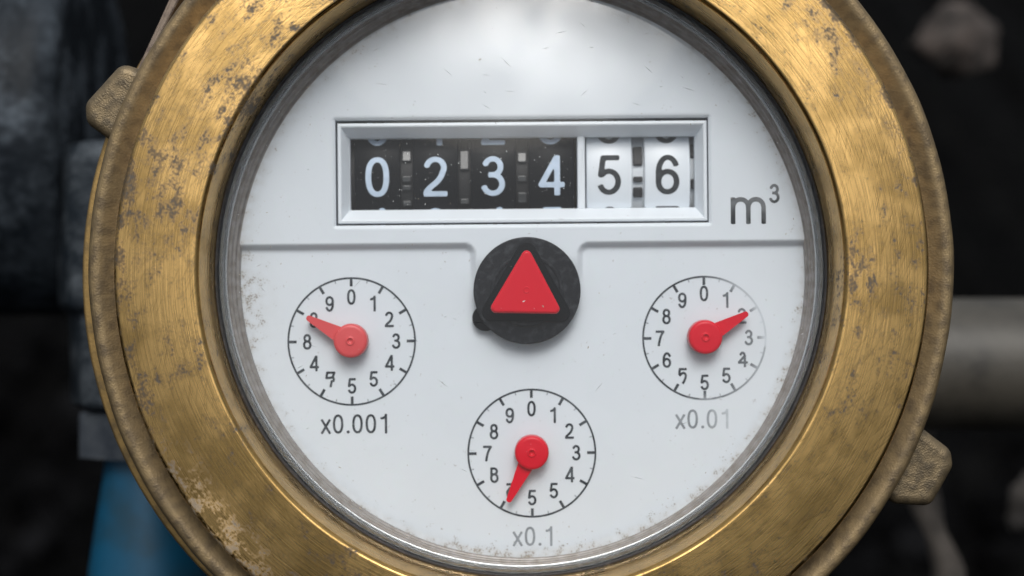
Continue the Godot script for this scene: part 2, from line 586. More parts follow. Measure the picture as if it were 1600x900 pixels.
# turned brass: fine turning marks, tarnish, pits and, at the lower left, lime
func brass_material() -> void:
	var w := 2048
	var h := 576
	var alb := PackedByteArray()
	var orm := PackedByteArray()
	var bmp := PackedByteArray()
	alb.resize(w * h * 3)
	orm.resize(w * h * 3)
	bmp.resize(w * h)
	var prof := ring_profile()
	var along := [0.0]
	for i in range(1, prof.size()):
		along.append(along[-1] + (prof[i] - prof[i - 1]).length())
	for y in h:
		var s: float = (y + 0.5) / h * along[-1]
		var k := 0
		while k < prof.size() - 2 and along[k + 1] < s:
			k += 1
		var q: Vector2 = prof[k].lerp(prof[k + 1], (s - along[k]) / (along[k + 1] - along[k]))
		var r := q.x
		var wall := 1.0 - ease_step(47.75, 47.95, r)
		for x in w:
			var th := PI / 2 + TAU * (x + 0.5) / w
			var p := Vector3(r * cos(th), r * sin(th), q.y)
			var deg := fposmod(rad_to_deg(th), 360.0)
			var big := cloudy.get_noise_3dv(p)
			var mid := fine.get_noise_3dv(p) * 0.55 + fine.get_noise_2d(th * 24.0, r * 1.15) * 0.6
			var tiny := grain.get_noise_3dv(p * 1.7)
			var turn := clampf(1.5 * (grain.get_noise_2d(th * 6.0, r * 3.4) * 0.75 + grain.get_noise_2d(th * 3.5 + 40.0, r * 7.5) * 0.6), -0.8, 0.8)
			# cross scratches that run a little off the turning direction
			var scr := ease_step(0.42, 0.6, absf(grain.get_noise_2d(th * 5.0 + 90.0, (r - th * 26.0) * 2.2)))
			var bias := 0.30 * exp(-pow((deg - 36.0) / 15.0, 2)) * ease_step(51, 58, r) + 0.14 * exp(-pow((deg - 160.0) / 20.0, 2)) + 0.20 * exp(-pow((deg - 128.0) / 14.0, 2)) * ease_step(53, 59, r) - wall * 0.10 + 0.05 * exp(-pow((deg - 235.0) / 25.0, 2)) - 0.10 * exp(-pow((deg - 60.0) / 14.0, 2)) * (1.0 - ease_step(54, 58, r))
			var edge := 0.16 * ease_step(57.2, 59.8, r)
			var dirt := ease_step(0.17, 0.46, big * 0.55 + mid * 0.55 + tiny * 0.24 + turn * 0.07 + bias + edge)
			var pit := ease_step(0.40, 0.50, mid * 0.6 + tiny * 0.55 + big * 0.25)
			var lime_at := exp(-pow((deg - 219.0) / 12.0, 2)) * ease_step(53.0, 58.0, r)
			var lime := ease_step(0.10, 0.55, mid * 0.8 + tiny * 0.45 + 0.30 * lime_at) * lime_at
			var gl := 1.0 + turn * 0.13 - scr * 0.22
			var soft := ease_step(-0.25, 0.45, cloudy.get_noise_3dv(p * 1.6 + Vector3(90, 0, 0)) + 0.35 * mid + bias)
			var c := Color(0.75, 0.475, 0.178) * gl
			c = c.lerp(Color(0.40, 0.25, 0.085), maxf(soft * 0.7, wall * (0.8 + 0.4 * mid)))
			var stain := ease_step(-0.02, 0.34, mid * 0.6 + tiny * 0.35 + big * 0.3 + turn * 0.05 + bias)
			c = c.lerp(Color(0.30, 0.205, 0.105), stain * 0.52)
			c = c.lerp(Color(0.105, 0.08, 0.055), dirt * clampf(0.62 + 0.5 * mid + 0.4 * tiny, 0, 1))
			c = c.lerp(Color(0.09, 0.075, 0.06), pit * 0.75)
			c = c.lerp(Color(0.46, 0.37, 0.27), lime * 0.55)
			var rough := clampf(0.29 + 0.3 * dirt + 0.05 * turn + 0.3 * lime, 0.2, 0.9)
			var metal := clampf(1.0 - 0.3 * dirt - 0.5 * pit - 0.95 * lime, 0.0, 1.0)
			var i := y * w + x
			alb[i * 3] = to_byte(c.r)
			alb[i * 3 + 1] = to_byte(c.g)
			alb[i * 3 + 2] = to_byte(c.b)
			orm[i * 3] = 255
			orm[i * 3 + 1] = int(rough * 255)
			orm[i * 3 + 2] = int(metal * 255)
			bmp[i] = int(clampf(0.5 + 0.15 * turn - 0.16 * scr + 0.06 * tiny - 0.22 * pit - 0.06 * dirt + 0.2 * lime, 0, 1) * 255)
	var m := ORMMaterial3D.new()
	m.albedo_texture = picture(w, h, alb)
	m.orm_texture = picture(w, h, orm)
	m.heightmap_enabled = true
	m.heightmap_scale = 0.005
	m.heightmap_texture = picture(w, h, bmp, Image.FORMAT_L8)
	m.anisotropy_enabled = true
	m.anisotropy = 0.55
	m.texture_repeat = true
	M.brass = m


# white plastic with grime that has settled round the rim
func dial_material() -> void:
	var side := 1024
	var b := PackedByteArray()
	b.resize(side * side * 3)
	for y in side:
		for x in side:
			var p := Vector2((x + 0.5) / side - 0.5, 0.5 - (y + 0.5) / side) * 96.0
			var r := p.length()
			var c := Color(0.635, 0.685, 0.735)
			if r < 47.0:
				var f := fine.get_noise_2d(p.x * 1.2 + 50.0, p.y * 1.2)
				var g := grain.get_noise_2d(p.x * 2.6, p.y * 2.6 + 30.0)
				var big := cloudy.get_noise_2d(p.x, p.y)
				c = c * (1.0 + 0.03 * big)
				var deg := fposmod(rad_to_deg(p.angle()), 360.0)
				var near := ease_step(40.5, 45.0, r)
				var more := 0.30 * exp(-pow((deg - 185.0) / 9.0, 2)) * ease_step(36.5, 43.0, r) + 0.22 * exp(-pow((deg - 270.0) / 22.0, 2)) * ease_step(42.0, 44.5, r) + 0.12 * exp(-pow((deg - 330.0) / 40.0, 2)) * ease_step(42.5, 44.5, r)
				var speck := ease_step(0.44, 0.56, f * 0.5 + g * 0.45 + near * 0.17 - 0.06 + more)
				c = c.lerp(Color(0.16, 0.125, 0.09), speck * 0.72)
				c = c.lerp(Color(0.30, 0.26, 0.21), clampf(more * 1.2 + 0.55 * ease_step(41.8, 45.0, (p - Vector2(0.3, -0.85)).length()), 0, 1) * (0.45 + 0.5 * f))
			var i := (y * side + x) * 3
			b[i] = to_byte(c.r)
			b[i + 1] = to_byte(c.g)
			b[i + 2] = to_byte(c.b)
	var m := StandardMaterial3D.new()
	m.albedo_texture = picture(side, side, b)
	m.roughness = 0.38
	m.metallic_specular = 0.4
	M.dial = m


# ------------------------------------------------------------------ the brass case
func ring_profile() -> Array:
	return filleted([Vector2(46.2, 7.0), Vector2(47.4, 15.35), Vector2(47.95, 15.95), Vector2(59.6, 15.1), Vector2(60.15, 14.5), Vector2(60.45, 9.0)], [0, 0.15, 0.25, 0.25, 0.3, 0], 3)

func brass_case() -> void:
	var m := Mesher.new()
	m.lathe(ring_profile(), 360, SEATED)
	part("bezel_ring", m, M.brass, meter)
	# the cast lip outside the ring: a groove, then a rounded rim
	m = Mesher.new()
	m.lathe(filleted([Vector2(58.5, 9.7), Vector2(61.0, 9.9), Vector2(61.8, 10.3), Vector2(63.5, 11.3), Vector2(64.6, 11.0), Vector2(65.2, 9.4), Vector2(64.9, 3.0), Vector2(59.0, 2.6)], [0, 0.4, 0.4, 0.8, 0.6, 0.8, 0.6, 0], 5), 300, SEATED, PI / 2, PI / 2 + TAU, 50.0, 0.0009, 7.0)
	part("cast_rim", m, M.cast, meter)
	# the body under it, a little off centre to the left
	m = Mesher.new()
	m.lathe(filleted([Vector2(58.0, 0.8), Vector2(66.2, 0.4), Vector2(66.5, -0.8), Vector2(66.3, -8.0), Vector2(58.0, -14.0), Vector2(52.0, -46.0), Vector2(0.01, -52.0)], [0, 0.4, 0.5, 1.0, 4.0, 6.0, 0], 4), 160, Transform3D(Basis(), Vector3(-2.2, -0.6, 0)))
	part("meter_body", m, M.gold, meter)
	for lug in [[Vector2(-55.5, 30.5), Vector2(-60.9, 32.4), Vector2(-66.6, 26.2), Vector2(-66.4, 23.2), Vector2(-62.0, 20.0), Vector2(-56.0, 18.5)],
			[Vector2(55.0, -20.0), Vector2(61.0, -24.4), Vector2(65.6, -28.0), Vector2(65.9, -30.5), Vector2(62.4, -36.6), Vector2(57.0, -36.2), Vector2(52.0, -33.0)]]:
		var pts := []
		for i in lug.size():
			pts.append(lug[i])
		var o := round_poly(pts, 2.0, 5)
		var area := 0.0
		for i in o.size():
			area += o[i].cross(o[(i + 1) % o.size()])
		if area < 0:
			o.reverse()
		m = Mesher.new()
		m.prism(o, -8.0, 6.2, 1.6, 6)
		part("lug", m, M.cast_dull, meter)
	# a thin strap that rises past the upper lug
	m = Mesher.new()
	var a := Vector2(-58.9, 30.6)
	var b := Vector2(-50.2, 48.5)
	var d := (b - a).normalized()
	var side := Vector2(-d.y, d.x)
	m.prism(round_poly([a - side * 0.2, b - side * 0.9, b + side * 0.9, a + side * 0.6], 0.18, 4), -6.0, 3.0, 0.3, 3)
	part("hinge_strap", m, M.lid, meter)


# ------------------------------------------------------------------ the dial plate
const WIN_X0 := -28.75
const WIN_X1 := 29.35
const WIN_Y0 := 7.35
const WIN_Y1 := 23.75

func plate_height(x: float, y: float) -> float:
	var d1 := 4.35 - y
	var tab := maxf(absf(x - 0.9) - 8.0, -4.0 - y)
	var r := 1.7
	var d: float = maxf(r, minf(d1, tab)) - Vector2(maxf(r - d1, 0), maxf(r - tab, 0)).length()
	var h := 1.15 * (1.0 - ease_step(-0.25, 0.95, d))
	h *= 1.0 if d1 < 0.0 else ease_step(-4.2, 2.6, y) if absf(x - 0.9) < 10.5 else 1.0
	# soft edge where the plate turns down into the window
	var wd := Vector2(maxf(maxf(WIN_X0 - x, x - WIN_X1), 0), maxf(maxf(WIN_Y0 - y, y - WIN_Y1), 0)).length()
	if wd < 0.6:
		h -= 0.35 * pow(1.0 - wd / 0.6, 2)
	return h

func face() -> void:
	var xs := []
	var ys := []
	var step := 0.32
	for lists in [[xs, WIN_X0, WIN_X1], [ys, WIN_Y0, WIN_Y1]]:
		var x := -45.2
		while x < 45.2:
			lists[0].append(x)
			x += step
		for e in [lists[1], lists[2]]:
			for off in [-0.5, -0.3, -0.15, 0.0]:
				lists[0].append(e + off * (1 if e == lists[1] else -1))
		lists[0].sort()
	var m := Mesher.new()
	var at := {}
	for j in ys.size():
		for i in xs.size():
			var x: float = xs[i]
			var y: float = ys[j]
			if x * x + y * y > 45.6 * 45.6:
				continue
			var h := plate_height(x, y)
			var gx := (plate_height(x + 0.05, y) - plate_height(x - 0.05, y)) / 0.1
			var gy := (plate_height(x, y + 0.05) - plate_height(x, y - 0.05)) / 0.1
			at[j * 2000 + i] = m.add(Vector3(x, y, h), Vector3(-gx, -gy, 1).normalized(), Vector2(x / 96.0 + 0.5, 0.5 - y / 96.0))
	for j in ys.size() - 1:
		for i in xs.size() - 1:
			var cx: float = (xs[i] + xs[i + 1]) / 2
			var cy: float = (ys[j] + ys[j + 1]) / 2
			if cx > WIN_X0 and cx < WIN_X1 and cy > WIN_Y0 and cy < WIN_Y1:
				continue
			var k := j * 2000 + i
			if at.has(k) and at.has(k + 1) and at.has(k + 2000) and at.has(k + 2001):
				m.tri(at[k], at[k + 1], at[k + 2001])
				m.tri(at[k], at[k + 2001], at[k + 2000])
	# the thickness of the plate round the window
	var z := 0.8
	var c := [Vector2(WIN_X0, WIN_Y0), Vector2(WIN_X1, WIN_Y0), Vector2(WIN_X1, WIN_Y1), Vector2(WIN_X0, WIN_Y1)]
	for i in 4:
		var p: Vector2 = c[i]
		var q: Vector2 = c[(i + 1) % 4]
		m.flat_quad(Vector3(p.x, p.y, z), Vector3(q.x, q.y, z), Vector3(q.x, q.y, -3), Vector3(p.x, p.y, -3))
	var plate := part("dial_plate", m, M.dial, meter)
	# m3
	var worn := func(q: Vector2) -> Color:  # noise is wear; the paling upward is glare put into the ink
		var f := clampf(0.35 + 0.9 * fine.get_noise_2d(q.x * 0.8, q.y * 0.8) + 0.16 * (q.y - 8.5), 0, 1)
		return Color(0.022, 0.026, 0.028).lerp(Color(0.15, 0.16, 0.17), f)
	m = Mesher.new()
	print_flat(m, "m", 0.175, 4.15, Vector2(32.7, 7.1), 1.18, worn)
	print_flat(m, "3", 0.15, 3.0, Vector2(38.7, 10.25), 1.18, worn)
	part("unit_mark", m, M.ink, plate)
	# the side wall of the cup that the plate lies in
	m = Mesher.new()
	m.lathe(filleted([Vector2(44.0, -0.6), Vector2(44.1, 1.1), Vector2(44.45, 1.25), Vector2(44.5, 2.2), Vector2(44.8, 2.35), Vector2(44.9, 3.2), Vector2(45.2, 3.35), Vector2(45.3, 4.1), Vector2(47.0, 4.1)], [0, 0.15, 0.1, 0.15, 0.1, 0.15, 0.1, 0.15, 0], 3), 240)
	for i in m.v.size():                                 # the plate sits low in the case, so the wall is widest at the top
		var f := 1.0 - clampf(m.v[i].z / 3.8, 0.0, 1.0)
		m.v[i] += Vector3(0.3, -0.75, 0) * f
	part("dial_cup", m, M.cup, meter)


# ------------------------------------------------------------------ the counter
func rect_loop(x0: float, x1: float, y0: float, y1: float, z: float) -> Array:
	return [Vector3(x0, y0, z), Vector3(x1, y0, z), Vector3(x1, y1, z), Vector3(x0, y1, z)]

const AXLE_Y := 15.35
const AXLE_Z := -15.4
const DRUM_R := 13.1

func on_drum(x: float, arc: float, lift := 0.0) -> Vector3:
	var a := arc / DRUM_R
	return Vector3(x, AXLE_Y + (DRUM_R + lift) * sin(a), AXLE_Z + (DRUM_R + lift) * cos(a))

func counter() -> void:
	var m := Mesher.new()
	var o := [-28.45, 29.15, 7.62, 23.28]              # outer edge of the frame
	var q := [-26.72, 27.5, 9.85, 21.1]                # opening
	var loops := [rect_loop(o[0], o[1], o[2], o[3], -3.0), rect_loop(o[0], o[1], o[2], o[3], 0.55),
		rect_loop(o[0] + 0.12, o[1] - 0.12, o[2] + 0.12, o[3] - 0.12, 0.74), rect_loop(o[0] + 0.42, o[1] - 0.42, o[2] + 0.42, o[3] - 0.42, 0.78),
		rect_loop(o[0] + 0.58, o[1] - 0.58, o[2] + 0.58, o[3] - 0.62, 0.68),
		rect_loop(q[0] - 0.14, q[1] + 0.14, q[2] - 0.14, q[3] + 0.14, -1.55), rect_loop(q[0], q[1], q[2], q[3], -1.78), rect_loop(q[0], q[1], q[2], q[3], -3.4)]
	for k in loops.size() - 1:
		for i in 4:
			var j := (i + 1) % 4
			m.flat_quad(loops[k][i], loops[k][j], loops[k + 1][j], loops[k + 1][i])
	part("counter_frame", m, M.white, meter)
	m = Mesher.new()
	m.prism(round_poly([Vector2(9.02, 9.7), Vector2(10.22, 9.7), Vector2(10.22, 21.25), Vector2(9.02, 21.25)], 0.08, 2), -4.5, -1.7, 0.15, 3)
	part("divider_bar", m, M.white, meter)
	var along := Basis(Vector3(0, 1, 0), Vector3(0, 0, 1), Vector3(1, 0, 0))
	var centres := [-22.5, -13.35, -4.22, 4.9, 14.08, 23.25]
	var half := 3.62
	var digits := [["9", "0", "1"], ["1", "2", "3"], ["2", "3", "4"], ["3", "4", "5"], ["6", "5", "6"], ["5", "6", "7"]]
	for k in 6:
		var cx: float = centres[k]
		var white: bool = k > 3
		m = Mesher.new()
		m.lathe([Vector2(3.0, half), Vector2(DRUM_R - 0.3, half), Vector2(DRUM_R - 0.09, half - 0.09), Vector2(DRUM_R, half - 0.3), Vector2(DRUM_R, -half + 0.3), Vector2(DRUM_R - 0.09, -half + 0.09), Vector2(DRUM_R - 0.3, -half), Vector2(3.0, -half)], 120, Transform3D(along, Vector3(cx, AXLE_Y, AXLE_Z)))
		var wheel := part("number_wheel", m, M.white if white else M.black, meter)
		for row in 3:
			var ch: String = digits[k][row]
			var h := 6.3
			var t := 0.132
			var mid := (1 - row) * TAU * DRUM_R / 10.0 - 0.25
			var g := Mesher.new()
			for p in glyph(ch, t):
				var x: float = cx + (p.x - 0.275) * h * 1.08
				var y: float = mid + (p.y - 0.5) * h
				var f := clampf(0.4 + 0.8 * fine.get_noise_2d(x * 1.5, y * 1.5 + 10.0), 0, 1)
				g.color = Color(0.028, 0.031, 0.034).lerp(Color(0.055, 0.06, 0.065), f) if white else Color(0.46, 0.56, 0.68).lerp(Color(0.55, 0.65, 0.78), f)
				g.add(on_drum(x, y, 0.03), Vector3(0, sin(y / DRUM_R), cos(y / DRUM_R)))
			for i in range(0, g.v.size(), 3):
				g.tri(i, i + 1, i + 2)
			part("numeral", g, M.ink, wheel)
	# what shows between the wheels: a narrower hub with the teeth that carry to the next wheel
	var gaps := [[-17.95, 0.95, [[3.4, 1.8], [-0.6, 1.0], [-2.1, 0.8], [-4.9, 0.9]], false], [-8.8, 0.95, [[2.6, 3.2], [-4.6, 0.9]], false],
		[0.33, 0.95, [[3.0, 1.7], [-0.7, 1.0], [-4.0, 1.7]], false], [18.66, 0.95, [[3.1, 3.0], [-1.0, 0.9], [-3.3, 1.6]], true], [27.4, 0.5, [[4.0, 2.2], [-1.9, 1.6]], true], [-26.6, 0.5, [], false]]
	for gp in gaps:
		m = Mesher.new()
		var hr := 11.6
		m.lathe([Vector2(3.0, gp[1]), Vector2(hr, gp[1]), Vector2(hr, -gp[1]), Vector2(3.0, -gp[1])], 80, Transform3D(along, Vector3(gp[0], AXLE_Y, AXLE_Z)))
		var hub := part("carry_wheel", m, M.white_matt if gp[3] else M.dark, meter)
		for tooth in gp[2]:
			m = Mesher.new()
			var w: float = gp[1] * 0.78
			var xf := Transform3D(Basis(Vector3.RIGHT, -tooth[0] / DRUM_R), Vector3(gp[0], AXLE_Y, AXLE_Z))
			m.prism(round_poly([Vector2(-w, -tooth[1] / 2), Vector2(w, -tooth[1] / 2), Vector2(w, tooth[1] / 2), Vector2(-w, tooth[1] / 2)], 0.25, 3), hr - 0.4, 12.2, 0.2, 3, xf)
			part("tooth", m, M.dark if gp[3] else M.tooth, hub)


# ------------------------------------------------------------------ the three small scales
func scales() -> void:
	var spec := [
		{"at": Vector2(-26.54, -10.72), "r": 10.05, "text": "x0.001", "mark": Vector2(-26.0, -25.1), "point": Vector2(-33.15, -6.9), "hub": Vector2(-26.5, -10.57), "red": M.red_pale,
			"set": ["0", "1", "2", "3", "4", "5", "5", "7_open", "4", "8", "8", "9"], "fade": func(_q): return 0.0},
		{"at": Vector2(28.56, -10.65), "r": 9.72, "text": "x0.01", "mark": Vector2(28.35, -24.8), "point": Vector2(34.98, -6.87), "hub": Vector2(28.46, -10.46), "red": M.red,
			"set": ["0", "1", "2", "3", "4_curl", "5", "5", "7_hook", "6", "7", "8", "9"], "fade": func(q): return clampf((q.x - 28.0) / 8.5, 0, 1) * (0.75 if q.y > -12 or q.y < -20 else 0.45) * (0.3 if Vector2(q - Vector2(28.56, -10.65)).length() < 8.8 else 1.0) + (0.28 if q.y < -20 else 0.0)},  # glare and dirt haze painted into the print, paler to the right
		{"at": Vector2(1.45, -28.41), "r": 10.08, "text": "x0.1", "mark": Vector2(1.74, -42.9), "point": Vector2(-2.25, -35.6), "hub": Vector2(1.42, -28.12), "red": M.red,
			"set": ["0", "1", "2", "3", "4", "5", "5", "6_bar", "8_flat", "7", "8", "9"], "fade": func(q): return 0.30 if q.y < -39.5 else 0.0},
	]
	for s in spec:
		var fade: Callable = s.fade
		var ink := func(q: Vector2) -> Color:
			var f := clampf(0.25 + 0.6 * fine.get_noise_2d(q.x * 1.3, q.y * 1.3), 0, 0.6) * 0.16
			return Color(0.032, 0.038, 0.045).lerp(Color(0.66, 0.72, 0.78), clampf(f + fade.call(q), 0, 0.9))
		var c: Vector2 = s.at
		var r: float = s.r
		var z := 0.035
		var m := Mesher.new()
		var seg := 144
		for i in seg:                                    # the ring
			var a0 := TAU * i / seg
			var a1 := TAU * (i + 1) / seg
			var base := m.v.size()
			for e in [[a0, r - 0.3], [a0, r], [a1, r], [a1, r - 0.3]]:
				var p: Vector2 = c + Vector2.from_angle(e[0]) * e[1]
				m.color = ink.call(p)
				m.add(Vector3(p.x, p.y, z), Vector3(0, 0, 1))
			m.tri(base, base + 1, base + 2)
			m.tri(base, base + 2, base + 3)
		for i in 24:                                     # the ticks, long at the numerals and faint between
			var a := PI / 2 - TAU * i / 24
			var long := i % 2 == 0
			var d := Vector2.from_angle(a)
			var side := d.orthogonal() * (0.22 if long else 0.09)
			var r0 := r - 0.3
			var r1 := r - (1.45 if long else 0.72)
			var base := m.v.size()
			for p in [c + d * r1 - side, c + d * r0 - side, c + d * r0 + side, c + d * r1 + side]:
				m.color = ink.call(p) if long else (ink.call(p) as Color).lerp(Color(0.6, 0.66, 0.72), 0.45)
				m.add(Vector3(p.x, p.y, z), Vector3(0, 0, 1))
			m.tri(base, base + 2, base + 1)
			m.tri(base, base + 3, base + 2)
		var scale_part := part("printed_scale", m, M.ink, meter)
		for i in 12:
			var a := PI / 2 - TAU * i / 12
			m = Mesher.new()
			var h := 2.45
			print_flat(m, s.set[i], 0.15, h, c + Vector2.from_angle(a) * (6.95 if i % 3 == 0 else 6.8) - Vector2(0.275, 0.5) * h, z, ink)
			part("numeral", m, M.ink, scale_part)
		m = Mesher.new()
		var h := 3.0
		var total := 0.0
		for ch in s.text:
			total += width_of(ch) * h * 1.12
		var x: float = s.mark.x - total / 2
		for ch in s.text:
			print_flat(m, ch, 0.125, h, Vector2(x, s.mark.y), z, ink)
			x += width_of(ch) * h * 1.12
		part("multiplier_mark", m, M.ink, scale_part)
		# the red pointer: a tapering arm under a round hub with a dimple
		var hub: Vector2 = s.hub
		var tip: Vector2 = s.point
		var dir := (tip - hub).normalized()
		var nor := dir.orthogonal()
		m = Mesher.new()
		m.prism(round_poly([hub - nor * -1.28 + dir * 0.5, hub + nor * -1.28 + dir * 0.5, tip + nor * -0.22, tip - nor * -0.22], 0.2, 4), 1.0, 2.0, 0.19, 4, Transform3D(), true)
		var arm := part("pointer", m, s.red, meter)
		m = Mesher.new()
		var hc := Transform3D(Basis(), Vector3(hub.x, hub.y, 0))
		m.lathe(filleted([Vector2(0.02, 2.72), Vector2(0.32, 2.78), Vector2(0.44, 3.05), Vector2(0.62, 3.05), Vector2(0.7, 2.92), Vector2(2.2, 2.92), Vector2(2.6, 2.7), Vector2(2.68, 0.7), Vector2(0.02, 0.7)], [0, 0.08, 0.08, 0.08, 0.08, 0.2, 0.2, 0, 0], 3), 64, hc)
		part("hub", m, s.red, arm)
		m = Mesher.new()
		m.lathe([Vector2(0.02, 0.75), Vector2(0.8, 0.75), Vector2(0.8, 0.0)], 24, hc)
		part("spindle", m, M.white_matt, arm)


# ------------------------------------------------------------------ the flow indicator: red triangle on a black disc
func indicator() -> void:
	var c := Vector2(0.9, -3.0)
	var m := Mesher.new()
	m.prism(circle(c, 8.3, 96), 0.9, 2.7, 0.22, 4)
	var hc := Transform3D(Basis(), Vector3(c.x, c.y, 0))
	m.lathe(filleted([Vector2(4.9, 2.66), Vector2(5.15, 2.88), Vector2(5.5, 2.88), Vector2(5.75, 2.66)], [0, 0.1, 0.1, 0], 3), 96, hc)
	var disc := part("indicator_disc", m, M.black_disc, meter)
	m = Mesher.new()
	m.prism(circle(Vector2(-5.6, -7.2), 2.05, 32), 0.3, 1.5, 0.2, 3)
	part("disc_tab", m, M.black, disc)
	m = Mesher.new()
	var big := [Vector2(0.9, 6.0), Vector2(-7.2, -7.6), Vector2(8.6, -8.0)]
	m.prism(round_poly([big[0], big[1], big[2]], 1.5, 8), 2.72, 3.05, 0.15, 3)
	m.prism(round_poly([Vector2(0.9, 3.6), Vector2(-4.9, -6.1), Vector2(6.1, -6.4)], 1.2, 8), 3.0, 4.7, 0.1, 2)
	part("triangle_base", m, M.black, disc)
	m = Mesher.new()
	m.prism(round_poly([Vector2(0.92, 3.98), Vector2(-5.30, -6.36), Vector2(6.36, -6.66)], 0.8, 8), 4.55, 6.1, 0.5, 6, Transform3D(), true)
	# the small moulded mark in its middle
	var ring := []
	for k in 9:
		var a := PI * k / 8
		ring.append(Vector2(0.42 - 0.10 * cos(a), 6.09 + 0.07 * sin(a)))
	ring.reverse()
	ring.reverse()
	m.lathe(ring, 24, Transform3D(Basis(), Vector3(0.8, -2.9, 0)), 0.5, 5.6)
	var tri := part("indicator_triangle", m, M.red, meter)
	tri.set_meta("label", "red triangular rotor on the black disc")


# ------------------------------------------------------------------ gasket, clear rim, window and dust
func dome_z(r: float) -> float:
	var big := 170.0
	return 7.9 + sqrt(big * big - r * r) - sqrt(big * big - 44.9 * 44.9)

func cover() -> void:
	var m := Mesher.new()
	m.lathe(filleted([Vector2(45.75, 6.7), Vector2(45.95, 8.0), Vector2(46.5, 8.0)], [0, 0.25, 0], 4), 240, SEATED)
	part("gasket", m, M.rubber, meter)
	m = Mesher.new()
	var sec := [Vector2(44.75, 6.7), Vector2(44.75, 7.6), Vector2(44.9, 8.15), Vector2(45.15, 8.45), Vector2(45.45, 8.4), Vector2(45.7, 8.0), Vector2(45.75, 7.6), Vector2(45.75, 6.7), Vector2(44.75, 6.7)]
	m.lathe(sec, 300, SEATED, PI / 2, PI / 2 + TAU, 50.0)
	part("clear_rim", m, M.clear, meter)
	m = Mesher.new()
	var prof := []
	for k in 25:
		var r := 44.8 * k / 24.0
		prof.append(Vector2(maxf(r, 0.01), dome_z(r)))
	m.lathe(prof, 180, SEATED)
	var pane := part("window_pane", m, M.pane, meter)
	# dust and scratches lying on the pane
	m = Mesher.new()
	for i in 900:
		var a := rng.randf() * TAU
		var r := 44.6 * sqrt(rng.randf())
		if i > 560:
			r = 44.8 - absf(rng.randfn()) * 3.2
		var p := Vector2.from_angle(a) * r
		if i < 150:
			p = Vector2(rng.randf_range(-26, 10), rng.randf_range(9.5, 21.5))
		var s := rng.randf_range(0.025, 0.06) * (1.6 if rng.randf() < 0.08 else 1.0)
		var pale := i < 150 or rng.randf() < 0.35
		m.color = Color(0.55, 0.57, 0.58) if pale else Color(0.20, 0.165, 0.13).lerp(Color(0.4, 0.36, 0.3), rng.randf())
		var k := rng.randi_range(4, 6)
		var turn := rng.randf() * TAU
		var stretch := rng.randf_range(0.4, 1.0) if rng.randf() < 0.85 else 3.0
		var z := dome_z(p.length() / 1.0102) - 2.48
		var base := m.add(Vector3(p.x, p.y, z), Vector3(0, 0, 1))
		for j in k:
			var o := Vector2.from_angle(TAU * j / k) * s * rng.randf_range(0.7, 1.2)
			o.x *= stretch
			o = o.rotated(turn)
			m.add(Vector3(p.x + o.x, p.y + o.y, z), Vector3(0, 0, 1))
		for j in k:
			m.tri(base, base + 1 + j, base + 1 + (j + 1) % k)
	for i in 64:
		var p := Vector2(rng.randf_range(-40, 40), rng.randf_range(-42, 42))
		if i < 34:
			p = Vector2(rng.randf_range(-36, 38), rng.randf_range(24, 42))
		if p.length() > 43.0:
			continue
		var d := Vector2.from_angle(rng.randf_range(-0.9, 0.9)) * rng.randf_range(0.12, 1.3)
		var side := d.orthogonal().normalized() * 0.022
		m.color = Color(0.60, 0.62, 0.64) if rng.randf() < 0.6 else Color(0.33, 0.31, 0.29)
		var base := m.v.size()
		for q in [p - d, p + side, p + d, p - side]:
			m.add(Vector3(q.x, q.y, dome_z(q.length() / 1.0102) - 2.48), Vector3(0, 0, 1))
		m.tri(base, base + 2, base + 1)
		m.tri(base, base + 3, base + 2)
	var dust := part("dust", m, M.dust, pane)
	dust.set_meta("kind", "stuff")


# ------------------------------------------------------------------ what lies behind
func local_xf(at: Vector3, turn := Basis()) -> Transform3D:      # a place given in the meter's axes, in millimetres
	var axes := Basis(Vector3.RIGHT, deg_to_rad(TILT))
	return Transform3D(axes * turn, HEART + axes * (at * MM))

